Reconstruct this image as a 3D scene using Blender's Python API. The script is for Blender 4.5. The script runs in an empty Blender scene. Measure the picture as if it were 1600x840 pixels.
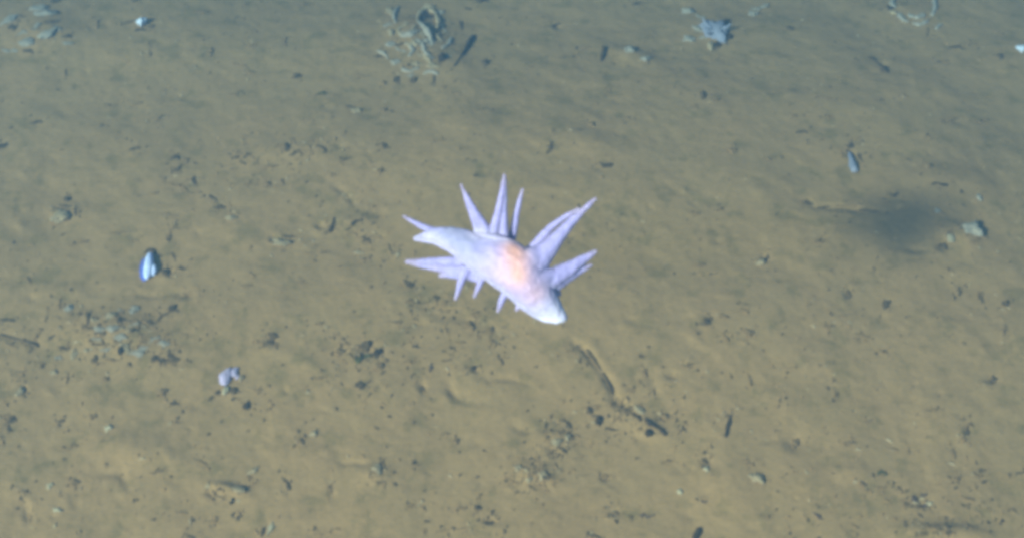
import bpy, bmesh, math, random
import numpy as np
from mathutils import Vector, Matrix, noise as mnoise

# ------------------------------------------------------------------ camera
sc = bpy.context.scene
R = math.radians
CAM = Vector((0.0, -1.3, 1.3)); PITCH = R(45); HFOV = R(40)
cd = bpy.data.cameras.new("camera"); cam = bpy.data.objects.new("camera", cd)
sc.collection.objects.link(cam); sc.camera = cam
cam.location = CAM; cam.rotation_euler = (R(90) - PITCH, 0, 0)
cd.sensor_width = 36; cd.lens = 18 / math.tan(HFOV / 2)
cd.clip_start = 0.02; cd.clip_end = 200
# ------------------------------------------------------------------ world, sun, exposure
SUN_FROM = Vector((-0.570, -0.629, 0.540)).normalized()      # towards the light
w = bpy.data.worlds.new("World"); sc.world = w; w.use_nodes = True
nt = w.node_tree; nt.nodes.clear()
sky = nt.nodes.new('ShaderNodeTexSky'); sky.sky_type = 'NISHITA'; sky.sun_disc = False; sky.dust_density = 1.2; sky.air_density = .5; sky.ozone_density = 0.5
sky.sun_elevation = math.asin(SUN_FROM.z); sky.sun_rotation = math.atan2(SUN_FROM.x, SUN_FROM.y)
bg = nt.nodes.new('ShaderNodeBackground'); bg.inputs[1].default_value = 0.05
wo = nt.nodes.new('ShaderNodeOutputWorld')
nt.links.new(sky.outputs[0], bg.inputs[0]); nt.links.new(bg.outputs[0], wo.inputs[0])
sd = bpy.data.lights.new("sun", 'SUN'); sd.energy = 5.0; sd.angle = R(4.6); sd.color = (1.0, 0.84, 0.66)
sun = bpy.data.objects.new("sun", sd); sc.collection.objects.link(sun)
sun.rotation_euler = SUN_FROM.to_track_quat('Z', 'Y').to_euler()
vs = sc.view_settings; vs.view_transform = 'Standard'; vs.look = 'None'; vs.exposure = 1.96; vs.gamma = 1
vs.use_curve_mapping = False
sc.render.engine = 'CYCLES'
sc.cycles.use_denoising = True
sc.cycles.max_bounces = 6; sc.cycles.volume_bounces = 1
sc.cycles.filter_width = 4.3
sc.cycles.use_adaptive_sampling = True

# ------------------------------------------------------------------ helpers
C = sc.collection
FV = Vector((0, math.cos(PITCH), -math.sin(PITCH))); UV = Vector((0, math.sin(PITCH), math.cos(PITCH))); RV = Vector((1, 0, 0))
TX = math.tan(HFOV / 2)
def ray(px, py):
    return FV + RV * ((px - 800) / 800 * TX) + UV * ((420 - py) / 800 * TX)
def flat(px, py, z=0.0):
    d = ray(px, py); t = (z - CAM.z) / d.z
    return CAM + d * t
def link(name, me, mat=None, parent=None):
    o = bpy.data.objects.new(name, me); C.objects.link(o)
    if mat is not None and me is not None:
        if not me.materials: me.materials.append(mat)
    if parent: o.parent = parent
    return o
def empty(name, loc):
    o = bpy.data.objects.new(name, None); C.objects.link(o); o.location = loc; o.empty_display_size = .01
    return o
def tag(o, label, cat, group=None):
    o['label'] = label; o['category'] = cat
    if group: o['group'] = group
    return o

def vnoise(x, y, s, seed):
    """smooth value noise on a lattice of cell size s, -1..1"""
    x = np.asarray(x) / s + 517.3; y = np.asarray(y) / s + 911.7
    xi = np.floor(x).astype(np.int64); yi = np.floor(y).astype(np.int64)
    fx = x - xi; fy = y - yi
    fx = fx * fx * fx * (fx * (fx * 6 - 15) + 10); fy = fy * fy * fy * (fy * (fy * 6 - 15) + 10)
    def h(a, b):
        n = (a * 374761393 + b * 668265263 + seed * 1442695041) & 0x7fffffff
        n = ((n ^ (n >> 13)) * 1274126177) & 0x7fffffff
        n = n ^ (n >> 16)
        return (n & 0xffff) / 32767.5 - 1
    return ((h(xi, yi) * (1 - fx) + h(xi + 1, yi) * fx) * (1 - fy) + (h(xi, yi + 1) * (1 - fx) + h(xi + 1, yi + 1) * fx) * fy)

# ------------------------------------------------------------------ materials
def new_mat(name):
    m = bpy.data.materials.new(name); m.use_nodes = True
    n = m.node_tree; b = n.nodes['Principled BSDF']
    return m, n, b
def noise_node(n, scale, detail=3, rough=.55, vec=None):
    t = n.nodes.new('ShaderNodeTexNoise'); t.inputs['Scale'].default_value = scale
    t.inputs['Detail'].default_value = detail; t.inputs['Roughness'].default_value = rough
    if vec: n.links.new(vec, t.inputs['Vector'])
    return t.outputs['Fac']
def ramp(n, fac, stops):
    r = n.nodes.new('ShaderNodeValToRGB'); e = r.color_ramp.elements
    while len(e) < len(stops): e.new(.5)
    for k, (p, c) in enumerate(stops): e[k].position = p; e[k].color = (*c, 1)
    n.links.new(fac, r.inputs[0]); return r.outputs[0]
def mix(n, fac, a, b, blend='MIX'):
    m = n.nodes.new('ShaderNodeMix'); m.data_type = 'RGBA'; m.blend_type = blend
    for s, v in ((0, fac), (6, a), (7, b)):
        if hasattr(v, 'links'): n.links.new(v, m.inputs[s])
        else: m.inputs[s].default_value = v if s == 0 else (*v, 1)
    return m.outputs[2]
def simple(name, c1, c2, scale, rough=.9, bump=.0, bscale=None, sss=0):
    m, n, b = new_mat(name)
    tc = n.nodes.new('ShaderNodeTexCoord').outputs['Object']
    f = noise_node(n, scale, 4, .6, tc)
    n.links.new(ramp(n, f, [(.3, c1), (.7, c2)]), b.inputs['Base Color'])
    b.inputs['Roughness'].default_value = rough
    b.inputs['Specular IOR Level'].default_value = .15
    if bump:
        bp = n.nodes.new('ShaderNodeBump'); bp.inputs['Strength'].default_value = bump; bp.inputs['Distance'].default_value = .002
        n.links.new(noise_node(n, bscale or scale * 2, 4, .6, tc), bp.inputs['Height']); n.links.new(bp.outputs[0], b.inputs['Normal'])
    if sss:
        b.inputs['Subsurface Weight'].default_value = sss; b.inputs['Subsurface Scale'].default_value = .004
        b.inputs['Subsurface Radius'].default_value = (1, .8, .9)
    return m

def mud_material():
    m, n, b = new_mat('mud')
    tc = n.nodes.new('ShaderNodeTexCoord').outputs['Object']
    f1 = noise_node(n, 2.6, 3, .6, tc)
    col = ramp(n, f1, [(.36, (0.330, 0.173, 0.055)), (.5, (0.405, 0.183, 0.055)), (.64, (0.429, 0.177, 0.055))])
    f2 = noise_node(n, 11, 3, .6, tc)
    col = mix(n, .55, col, ramp(n, f2, [(.34, (0.292, 0.165, 0.049)), (.5, (0.398, 0.183, 0.055)), (.68, (0.479, 0.196, 0.068))]))
    f3 = noise_node(n, 60, 5, .65, tc)
    col = mix(n, .6, col, ramp(n, f3, [(.3, (0.261, 0.124, 0.037)), (.5, (0.398, 0.183, 0.055)), (.72, (0.510, 0.233, 0.080))]))
    f4 = noise_node(n, 240, 3, .7, tc)
    col = mix(n, .45, col, ramp(n, f4, [(.3, (0.211, 0.102, 0.032)), (.5, (0.405, 0.187, 0.056)), (.75, (0.572, 0.265, 0.096))]))
    f5 = noise_node(n, 26, 6, .7, tc)
    col = mix(n, .5, col, ramp(n, f5, [(.36, (0.197, 0.117, 0.036)), (.47, (0.409, 0.202, 0.071)), (.62, (0.424, 0.214, 0.077))]))
    n.links.new(col, b.inputs['Base Color'])
    b.inputs['Roughness'].default_value = 1; b.inputs['Specular IOR Level'].default_value = .05
    bp = n.nodes.new('ShaderNodeBump'); bp.inputs['Strength'].default_value = .3; bp.inputs['Distance'].default_value = .004
    add = n.nodes.new('ShaderNodeMath'); add.operation = 'ADD'
    n.links.new(noise_node(n, 110, 4, .6, tc), add.inputs[0]); n.links.new(noise_node(n, 34, 3, .55, tc), add.inputs[1])
    n.links.new(add.outputs[0], bp.inputs['Height']); n.links.new(bp.outputs[0], b.inputs['Normal'])
    return m
M_MUD = mud_material()
M_DARK = simple('dark_detritus', (0.038, 0.017, 0.006), (0.093, 0.041, 0.013), 120, bump=.4)
M_MID = simple('brown_detritus', (0.098, 0.045, 0.014), (0.167, 0.079, 0.026), 120, bump=.4)
M_FAINT = simple('mud_crumb', (0.235, 0.107, 0.034), (0.346, 0.164, 0.051), 120, bump=.4)
M_RED = simple('reddish_detritus', (0.111, 0.052, 0.029), (0.169, 0.081, 0.046), 120, bump=.4)
M_GREEN = simple('olive_detritus', (0.082, 0.056, 0.015), (0.150, 0.100, 0.026), 120, bump=.4)
M_PALE = simple('pale_silt', (0.350, 0.205, 0.087), (0.519, 0.296, 0.130), 90, bump=.5)
M_CAST = simple('grey_cast', (0.325, 0.222, 0.129), (0.473, 0.312, 0.186), 80, bump=.5)
M_WHITE = simple('white_shell', (0.620, 0.529, 0.490), (0.800, 0.680, 0.602), 60, rough=.5)
M_BONE = simple('cream_shell', (0.360, 0.234, 0.112), (0.528, 0.340, 0.167), 70, rough=.6)
M_BLUEW = simple('bluish_white_shell', (0.605, 0.576, 0.754), (0.880, 0.765, 0.804), 45, rough=.35, sss=.2)
M_BLUE = simple('blue_shell', (.075, .085, .33), (.15, .17, .46), 60, rough=.4)
M_ICE = simple('ice_blue', (0.223, 0.186, 0.190), (0.347, 0.271, 0.256), 70, bump=.3)
M_LILAC = simple('lilac_skin', (0.475, 0.313, 0.368), (0.617, 0.408, 0.442), 70, sss=.2)

# ------------------------------------------------------------------ seabed relief (features given at their seabed positions)
# (x, y photo point, length, width, angle in the ground plane deg, depth mm)  -> pits (negative) and mounds (positive)
RELIEF = []
def base(X, Y):
    """the seabed swells near the viewer and falls away behind"""
    return -.187 * (1 - np.exp(-(Y / 1.2) ** 2)) - .07 * (1 - np.exp(-(np.clip(X, 0, 20) / 1.2) ** 2)) + .018 * vnoise(X, Y, .55, 1) + .006 * vnoise(X, Y, .17, 2)  # slopes made up so far and right-hand mud catches less light
def rel(px, py, L, W, ang, mm):
    z = 0.
    for _ in range(4):
        c = flat(px, py, z); z = float(base(c.x, c.y))
    c = flat(px, py, z)
    ux = flat(px + L * .5 * math.cos(R(ang)), py + L * .5 * math.sin(R(ang)), z) - c
    vx = flat(px - W * .5 * math.sin(R(ang)), py + W * .5 * math.cos(R(ang)), z) - c
    Mx = np.array([[ux.x, vx.x], [ux.y, vx.y]])
    RELIEF.append((c.x, c.y, np.linalg.inv(Mx), mm * .001, max(ux.length, vx.length)))
def groove(pts, W, mm):
    for (x0, y0), (x1, y1) in zip(pts, pts[1:]):
        d = math.hypot(x1 - x0, y1 - y0); k = max(1, int(d / (W * .8)))
        for i in range(k):
            t = (i + .5) / k
            h_ = abs(math.sin(x0 * 1.7 + y0 * 2.3 + i * 2.9 + W)); mm_ = mm * (.2 + .8 * h_) * (.5 if mm < 0 else .3)
            rel(x0 + (x1 - x0) * t, y0 + (y1 - y0) * t, d / k * 1.8, W * (.7 + .5 * h_), math.degrees(math.atan2(y1 - y0, x1 - x0)) + 20 * math.sin(i * 4.1 + x0), mm_)
def pit(px, py, L, W=None, ang=0, mm=-3.5, rim=True):
    W = W or L
    rel(px, py, L, W, ang, mm)
    if rim: rel(px - L * .45, py + W * .75, L * 1.3, W * 1.2, ang, 1.2)

# track running down to the right below the animal
groove([(893, 530), (917, 546), (930, 566), (944, 582), (956, 606), (962, 622), (985, 640), (1003, 655)], 11, -5)
groove([(925, 536), (944, 562), (962, 590), (975, 622)], 14, 2.2)
groove([(1005, 565), (1018, 595), (1030, 620), (1040, 640)], 12, -2)
# arcs, cracks and small furrows
groove([(520, 290), (535, 297), (548, 310), (556, 322)], 9, -3)
groove([(195, 462), (215, 458), (240, 462), (262, 456), (300, 460)], 10, -3)
groove([(700, 600), (712, 618), (735, 628), (762, 628)], 11, -3.5)
groove([(795, 660), (812, 670), (832, 672)], 11, -3.5)
groove([(755, 592), (790, 590), (825, 598)], 9, -2.5)
groove([(0, 520), (25, 528), (50, 536), (62, 542)], 12, -2.5)
groove([(530, 722), (550, 721), (572, 724)], 7, -2.5)
groove([(515, 740), (517, 775)], 8, -3)
groove([(1255, 310), (1275, 322), (1310, 322), (1345, 328), (1385, 330)], 10, -5)
groove([(1200, 152), (1240, 146), (1285, 150)], 10, 2.5)
groove([(1395, 118), (1420, 102), (1430, 125), (1425, 150)], 9, 2.2)
groove([(880, 95), (900, 92), (930, 100)], 9, 2.2)
groove([(1075, 520), (1110, 545), (1135, 560)], 10, 2.5)
groove([(600, 330), (612, 322), (630, 324)], 7, 2.5)
groove([(150, 740), (190, 735), (200, 760)], 12, -3)
groove([(20, 800), (40, 780), (44, 815)], 10, -3)
groove([(360, 560), (420, 540), (470, 560), (520, 590)], 16, 2.5)
groove([(60, 460), (110, 450), (150, 470)], 14, 2.5)
groove([(1160, 290), (1190, 300), (1240, 285)], 14, 2.5)
groove([(640, 470), (690, 490), (740, 500), (780, 520)], 14, -2.5)
groove([(820, 300), (850, 290), (900, 300)], 10, 2)
# small burrows with raised lips
for a in [(595, 738, 16, 14), (37, 607, 10, 14), (1195, 402, 10, 10), (425, 530, 12, 14), (1240, 690, 26, 22), (330, 768, 14, 12),
          (1330, 240, 12, 10), (862, 700, 16, 18), (1105, 722, 18, 16), (265, 425, 12, 10), (1430, 390, 26, 10), (1050, 585, 18, 12),
          (742, 575, 14, 11), (572, 545, 22, 18), (660, 604, 10, 16), (430, 372, 14, 8), (100, 325, 22, 8), (1470, 385, 12, 12),
          (870, 42, 12, 8), (1380, 100, 16, 10), (1325, 457, 12, 14), (945, 745, 12, 9), (962, 800, 16, 10), (766, 813, 20, 9),
          (1440, 785, 20, 12), (1550, 592, 16, 12), (1512, 672, 12, 16), (500, 352, 14, 10)]:
    pit(*a)
# low mounds of loose silt
for a in [(650, 55, 90, 60, 20, 10), (680, 95, 110, 60, 0, 7), (70, 50, 120, 60, 10, 8), (185, 520, 140, 60, 5, 9), (1110, 45, 90, 60, 0, 5),
          (1425, 18, 90, 40, 0, 6), (980, 85, 90, 30, 20, 6), (355, 765, 50, 16, 10, 6), (1500, 370, 70, 36, 10, 9), (830, 740, 70, 34, 0, 5),
          (1010, 665, 80, 30, 30, 4), (430, 235, 120, 40, 0, 5), (555, 350, 80, 34, 0, 4), (870, 690, 50, 40, 0, 4), (1150, 760, 90, 90, 60, 4),
          (1470, 830, 120, 20, 0, 5), (590, 742, 50, 20, 0, 4), (110, 330, 70, 26, 0, 4), (1470, 280, 120, 40, 0, 5), (735, 190, 60, 60, 0, 4),
          (1330, 740, 60, 30, 0, 3), (210, 700, 120, 40, 10, 4), (1250, 560, 120, 50, 0, 4), (900, 220, 120, 40, 0, 4)]:
    rel(*a)
rg = random.Random(7)
for k in range(420):                                           # anonymous small bumps and dimples
    px, py = rg.uniform(-250, 1850), rg.uniform(-200, 900)
    L = rg.uniform(7, 26); rel(px, py, L, L * rg.uniform(.35, .9), rg.uniform(-35, 35), rg.choice((-1, -1, 1)) * rg.uniform(.4, 1.5))

RA = None
def height(X, Y):
    X = np.asarray(X, float); Y = np.asarray(Y, float)
    Z = base(X, Y) + .0015 * vnoise(X, Y, .06, 3) + .0006 * vnoise(X, Y, .024, 4) + .0003 * vnoise(X, Y, .011, 5)
    if X.ndim == 2:
        xs = X[0]; ys = Y[:, 0]
        for cx, cy, I, a, r in RELIEF:
            i0, i1 = np.searchsorted(xs, (cx - 3 * r, cx + 3 * r)); j0, j1 = np.searchsorted(ys, (cy - 3 * r, cy + 3 * r))
            if i0 >= i1 or j0 >= j1: continue
            dx = X[j0:j1, i0:i1] - cx; dy = Y[j0:j1, i0:i1] - cy
            u = I[0, 0] * dx + I[0, 1] * dy; v = I[1, 0] * dx + I[1, 1] * dy
            Z[j0:j1, i0:i1] += a * np.exp(-(u * u + v * v) * .9)
    else:
        global RA
        if RA is None: RA = np.array([(cx, cy, *I.ravel(), a) for cx, cy, I, a, r in RELIEF])
        for q in range(0, len(X), 64):
            dx = X[q:q + 64, None] - RA[:, 0]; dy = Y[q:q + 64, None] - RA[:, 1]
            u = RA[:, 2] * dx + RA[:, 3] * dy; v = RA[:, 4] * dx + RA[:, 5] * dy
            Z[q:q + 64] += (RA[:, 6] * np.exp(-np.minimum((u * u + v * v) * .9, 60))).sum(1)
    return Z
def at(px, py):
    z = 0.
    for _ in range(3):
        p = flat(px, py, z); z = float(height(np.array([p.x]), np.array([p.y]))[0])
    p = flat(px, py, z); return p

def axis(a, b, step, lo, hi):
    core = list(np.arange(a, b, step)); s = step; v = a; left = []
    while v > lo: s *= 1.18; v -= s; left.append(max(v, lo))
    s = step; v = core[-1]; right = []
    while v < hi: s *= 1.18; v += s; right.append(min(v, hi))
    return np.array(left[::-1] + core + right)
xs = axis(-1.0, 1.0, .0022, -14, 14); ys = axis(-.56, .86, .0022, -10, 18)
GX, GY = np.meshgrid(xs, ys); GZ = height(GX, GY)
nx, ny = len(xs), len(ys)
idx = np.arange(nx * ny).reshape(ny, nx)
quads = np.stack([idx[:-1, :-1], idx[:-1, 1:], idx[1:, 1:], idx[1:, :-1]], -1).reshape(-1, 4)
me = bpy.data.meshes.new('seabed')
me.vertices.add(nx * ny); me.vertices.foreach_set('co', np.stack([GX, GY, GZ], -1).astype(np.float32).ravel())
me.loops.add(quads.size); me.loops.foreach_set('vertex_index', quads.astype(np.int32).ravel())
me.polygons.add(len(quads)); me.polygons.foreach_set('loop_start', np.arange(0, quads.size, 4, dtype=np.int32))
me.update(calc_edges=True); me.polygons.foreach_set('use_smooth', np.ones(len(quads), bool)); me.validate()
seabed = link('seabed', me, M_MUD); seabed['kind'] = 'structure'

# ------------------------------------------------------------------ mesh builders for small things
def lump_mesh(name, seed, mat, rough=.35, sub=2, freq=1.6):
    """irregular unit-size fragment"""
    bm = bmesh.new(); bmesh.ops.create_icosphere(bm, subdivisions=sub, radius=1)
    off = Vector((seed * 3.1, seed * 1.7, seed * 5.3))
    for v in bm.verts:
        d = mnoise.noise(v.co * freq + off) + .55 * mnoise.noise(v.co * freq * 2.4 + off) + .25 * mnoise.noise(v.co * freq * 5 + off)
        v.co *= 1 + rough * d
    m = bpy.data.meshes.new(name); bm.to_mesh(m); bm.free()
    m.polygons.foreach_set('use_smooth', [True] * len(m.polygons)); m.materials.append(mat)
    return m
def tube_bm(bm, pts, rad, seg=8, flatz=1.0, jitter=0, seed=0):
    """closed tapered tube through pts with radius per point"""
    rings = []; n = len(pts); rr = random.Random(seed)
    for i, p in enumerate(pts):
        t = (pts[min(i + 1, n - 1)] - pts[max(i - 1, 0)]).normalized()
        s = t.cross(Vector((0, 0, 1)));  s = s.normalized() if s.length > 1e-4 else Vector((1, 0, 0))
        u = s.cross(t).normalized()
        rings.append([bm.verts.new(p + (s * math.cos(2 * math.pi * k / seg) + u * math.sin(2 * math.pi * k / seg) * flatz) * rad[i] * (1 + rr.uniform(-jitter, jitter))) for k in range(seg)])
    for a, b in zip(rings, rings[1:]):
        for k in range(seg):
            bm.faces.new((a[k], a[(k + 1) % seg], b[(k + 1) % seg], b[k]))
    ca = bm.verts.new(pts[0] - (pts[1] - pts[0]).normalized() * rad[0] * .6); cb = bm.verts.new(pts[-1] + (pts[-1] - pts[-2]).normalized() * rad[-1] * .6)
    for k in range(seg):
        bm.faces.new((ca, rings[0][(k + 1) % seg], rings[0][k])); bm.faces.new((cb, rings[-1][k], rings[-1][(k + 1) % seg]))
def finish(bm, name, mat, parent=None, loc=None):
    bmesh.ops.recalc_face_normals(bm, faces=bm.faces)
    if loc is not None:
        bmesh.ops.translate(bm, verts=bm.verts, vec=-Vector(loc))
    m = bpy.data.meshes.new(name); bm.to_mesh(m); bm.free()
    m.polygons.foreach_set('use_smooth', [True] * len(m.polygons))
    o = link(name, m, mat, parent)
    if loc is not None and parent is None: o.location = loc
    return o
def spline(pts, n):
    """Catmull-Rom through Vectors"""
    P = [pts[0]] + list(pts) + [pts[-1]]; out = []
    for i in range(1, len(P) - 2):
        for k in range(n):
            t = k / n; a, b, c, d = P[i - 1], P[i], P[i + 1], P[i + 2]
            out.append(.5 * (2 * b + (c - a) * t + (2 * a - 5 * b + 4 * c - d) * t * t + (3 * b - a - 3 * c + d) * t ** 3))
    out.append(P[-2]); return out
def squiggle_mesh(name, seed, mat):
    """crooked shred, about 2 units long and 2 wide before scaling"""
    r_ = random.Random(seed * 13 + len(mat.name)); b_ = bmesh.new(); n_ = r_.choice((4, 5, 6))
    pts = spline([Vector((-1 + 2 * i / (n_ - 1), r_.uniform(-.75, .75), r_.uniform(-.1, .25))) for i in range(n_)], 3)
    tube_bm(b_, pts, [r_.uniform(.16, .62) * (.5 + .5 * math.sin(math.pi * (i + .7) / (len(pts) + .4))) for i in range(len(pts))], 7, .9, .35, seed)
    bmesh.ops.recalc_face_normals(b_, faces=b_.faces)
    m = bpy.data.meshes.new(name); b_.to_mesh(m); b_.free()
    m.polygons.foreach_set('use_smooth', [True] * len(m.polygons)); m.materials.append(mat); return m
LUMPS = {}
def lump(name, px, py, L, W, ang, mat, seed, tall=.7, lift=.25, variant=None, rough=.8):
    """an irregular fragment lying on the seabed, L x W photo points across"""
    key = (mat.name, (seed if variant is None else variant) % 11, rough)
    if key not in LUMPS and rough != 'shred': LUMPS[key] = lump_mesh(name + '_shape', key[1] + len(mat.name), mat, rough, 3, 1.25)
    if rough == 'shred' and key not in LUMPS: LUMPS[key] = squiggle_mesh(name + '_shape', key[1], mat)
    c = at(px, py)
    a = flat(px - L / 2 * math.cos(R(ang)), py - L / 2 * math.sin(R(ang)), c.z); b = flat(px + L / 2 * math.cos(R(ang)), py + L / 2 * math.sin(R(ang)), c.z)
    d = b - a; hl = d.length / 2
    e = (flat(px - W / 2 * math.sin(R(ang)), py + W / 2 * math.cos(R(ang)), c.z) - c); e -= e.project(d)
    hw = max(e.length, .0012); hz = min(hw, hl) * tall
    o = bpy.data.objects.new(name, LUMPS[key]); C.objects.link(o)
    o.location = (c.x, c.y, c.z + hz * lift); o.scale = (hl, hw, hz); o.rotation_euler = (0, 0, math.atan2(d.y, d.x))
    return o

# ------------------------------------------------------------------ the swimming sea cucumber
HOVER = 0.50
A0 = flat(785, 400, HOVER); AD = (A0 - CAM).dot(FV)            # view depth of the animal
K = AD * TX / 800                                             # metres per photo point at the animal
def P(px, py, d=0):
    """point at the animal's depth, d photo points nearer to the viewer"""
    return CAM + ray(px, py) * (AD - d * K)
def ell_tube(bm, pts, seg=20):
    """pts: (px,py,d,halfwidth,halfthickness) closed elliptical tube"""
    Q = [Vector(p[:3]) for p in pts]; n = len(Q); rings = []
    for i, p in enumerate(pts):
        t = (Q[min(i + 1, n - 1)] - Q[max(i - 1, 0)]).normalized()
        s = t.cross(Vector((0, 0, 1))); s = s.normalized() if s.length > 1e-4 else Vector((1, 0, 0))
        u = s.cross(t)
        ring = []
        for k in range(seg):
            th = 2 * math.pi * k / seg; q = Q[i] + s * math.cos(th) * p[3] + u * math.sin(th) * p[4]
            ring.append(bm.verts.new(P(*q)))
        rings.append(ring)
    for a, b in zip(rings, rings[1:]):
        for k in range(seg): bm.faces.new((a[k], a[(k + 1) % seg], b[(k + 1) % seg], b[k]))
    bm.faces.new(rings[0][::-1]); bm.faces.new(rings[-1])
def densify(rows, n):
    a = np.array(rows, float); out = []
    Pp = np.vstack([a[0], a, a[-1]])
    for i in range(1, len(Pp) - 2):
        for k in range(n):
            t = k / n; w_, x_, y_, z_ = Pp[i - 1], Pp[i], Pp[i + 1], Pp[i + 2]
            out.append(.5 * (2 * x_ + (y_ - w_) * t + (2 * w_ - 5 * x_ + 4 * y_ - z_) * t * t + (3 * x_ - w_ - 3 * y_ + z_) * t ** 3))
    out.append(a[-1]); o = np.array(out); o[:, 3:] = np.maximum(o[:, 3:], 1.2); return [tuple(r) for r in o]
BODY = [(646, 373, -10, 2.5, 2.5), (657, 371, -6, 6, 4), (672, 368, 0, 9.5, 5), (692, 367, 8, 13, 8), (715, 374, 16, 19, 11), (742, 390, 22, 27, 15), (768, 403, 26, 34, 20),
        (794, 413, 28, 37, 25), (814, 429, 28, 36, 27), (833, 452, 24, 31, 25), (851, 473, 18, 25, 21), (866, 487, 12, 17.5, 15), (877, 495, 8, 11, 10), (884, 499, 6, 5, 5)]
def spike(x0, y0, d0, x1, y1, d1, r0, r1, bend=(0, 0), fl=.8, mid=.55):
    mx, my, md = (x0 + x1) / 2 + bend[0], (y0 + y1) / 2 + bend[1], (d0 + d1) / 2
    return densify([(x0, y0, d0, r0, r0 * fl), (mx, my, md, r0 * mid + r1 * .3, (r0 * mid + r1 * .3) * fl), (x1, y1, d1, r1, r1 * .9)], 8)
def limb3(a, b, c_, fl=.85):
    """papilla through three points, each (x, y, nearness, radius)"""
    return densify([(*a, a[3] * fl), (*b, b[3] * fl), (*c_, c_[3] * .9)], 8)
SPIKES = [
    limb3((752, 368, 14, 9), (734, 324, 27, 5.2), (720, 287, 40, 2.4)), limb3((767, 372, 16, 10), (742, 328, 29, 5), (721, 290, 40, 2.2)),
    limb3((769, 372, 16, 9), (781, 318, 34, 5.2), (788, 271, 52, 2.6)), limb3((787, 372, 14, 9), (788, 320, 31, 5), (790, 274, 50, 2.2)),
    limb3((800, 374, 2, 7), (808, 330, 10, 5), (817, 294, 18, 2.4)),
    limb3((826, 398, 10, 11), (862, 354, 18, 6), (906, 325, 30, 3)), limb3((830, 424, 28, 20), (884, 356, 34, 9.5), (932, 309, 38, 3)),
    limb3((836, 450, 22, 22), (896, 415, 21, 11), (933, 391, 22, 3.2)), limb3((866, 442, 14, 15), (901, 424, 13, 8), (926, 413, 12, 2.6)),
    limb3((706, 368, -6, 8), (665, 356, -12, 5.5), (629, 337, -18, 2.4)),
    limb3((752, 410, -6, 13), (695, 408, -14, 8), (633, 409, -24, 3.8), .6), limb3((756, 430, -4, 15), (706, 422, -10, 9.5), (642, 412, -22, 3), .6),
    limb3((728, 430, -6, 9), (702, 429, -12, 6), (684, 431, -16, 2.6)),
    limb3((729, 416, -2, 10), (720, 442, -3, 6), (711, 469, -4, 3.2)), limb3((760, 420, 4, 9), (751, 441, 3, 5.4), (740, 465, 2, 3)),
    limb3((798, 444, 12, 10), (787, 463, 11, 6.4), (777, 488, 10, 3.2)), limb3((816, 466, 14, 8), (811, 476, 13, 5), (806, 486, 12, 2.8)),
    limb3((860, 440, 10, 12), (869, 452, 8, 8), (875, 462, 4, 3.5)),
    limb3((812, 418, 34, 26), (842, 398, 30, 17), (866, 374, 28, 7)), limb3((822, 442, 32, 26), (850, 434, 28, 17), (876, 424, 22, 8)),
]
bm = bmesh.new(); body_pts = densify(BODY, 6); ell_tube(bm, body_pts, 28)
for s in SPIKES: ell_tube(bm, s, 16)
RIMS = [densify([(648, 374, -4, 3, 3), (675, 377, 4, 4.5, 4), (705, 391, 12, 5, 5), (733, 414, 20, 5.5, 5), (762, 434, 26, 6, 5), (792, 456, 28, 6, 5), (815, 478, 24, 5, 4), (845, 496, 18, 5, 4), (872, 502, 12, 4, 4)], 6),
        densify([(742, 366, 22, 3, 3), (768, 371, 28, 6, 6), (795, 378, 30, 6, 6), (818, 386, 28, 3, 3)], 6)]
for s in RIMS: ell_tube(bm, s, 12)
bmesh.ops.recalc_face_normals(bm, faces=bm.faces)
bmesh.ops.translate(bm, verts=bm.verts, vec=-A0)
m0 = bpy.data.meshes.new('sea_cucumber_cage'); bm.to_mesh(m0); bm.free()
tmp = bpy.data.objects.new('sea_cucumber_cage', m0); C.objects.link(tmp)
md = tmp.modifiers.new('r', 'REMESH'); md.mode = 'VOXEL'; md.voxel_size = .00055
md = tmp.modifiers.new('s', 'SMOOTH'); md.factor = .5; md.iterations = 16
m1 = bpy.data.meshes.new_from_object(tmp.evaluated_get(bpy.context.evaluated_depsgraph_get()))
bpy.data.objects.remove(tmp); bpy.data.meshes.remove(m0)
m1.name = 'sea_cucumber'
# pigment per vertex: how far out on a papilla, how near a papilla tip; margin and head light painted in
nv = len(m1.vertices); co = np.empty(nv * 3, np.float32); m1.vertices.foreach_get('co', co); co = co.reshape(-1, 3).astype(float) + np.array(A0)
bs = np.array([P(*p[:3]) for p in body_pts]); bw = np.array([p[3] for p in body_pts]) * K
wr = np.array([mnoise.noise(Vector(p) * 170) * .0005 + mnoise.noise(Vector(p) * 420) * .00018 for p in co])
nr = np.empty(nv * 3, np.float32); m1.vertices.foreach_get('normal', nr); co = co + nr.reshape(-1, 3) * wr[:, None]
m1.vertices.foreach_set('co', (co - np.array(A0)).astype(np.float32).ravel()); m1.update()
dd = np.sqrt(((co[:, None, :] - bs[None]) ** 2).sum(-1)); out_ = (dd - bw[None]).min(1) / K             # points outside the body
limb = np.clip((out_ + 2) / 14, 0, 1)
tips = np.array([P(*s[-1][:3]) for s in SPIKES[:-2]]); td = np.sqrt(((co[:, None, :] - tips[None]) ** 2).sum(-1)).min(1) / K
tip = np.clip(1 - td / 22, 0, 1) * limb
ax = np.array([P(*p[:3]) for s in SPIKES for p in s]); ar = np.array([p[3] for s in SPIKES for p in s]) * K
edge = np.zeros(nv)
for q in range(0, nv, 2000):
    df = co[q:q + 2000, None, :] - ax[None]; near_ = (np.sqrt((df ** 2).sum(-1)) / ar[None]).argmin(1)
    dv = df[np.arange(len(near_)), near_]; dv = dv - np.outer(dv @ np.array(FV), np.array(FV))
    edge[q:q + 2000] = np.clip((np.sqrt((dv ** 2).sum(-1)) / ar[near_] - .55) * 2.2, 0, 1)
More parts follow.
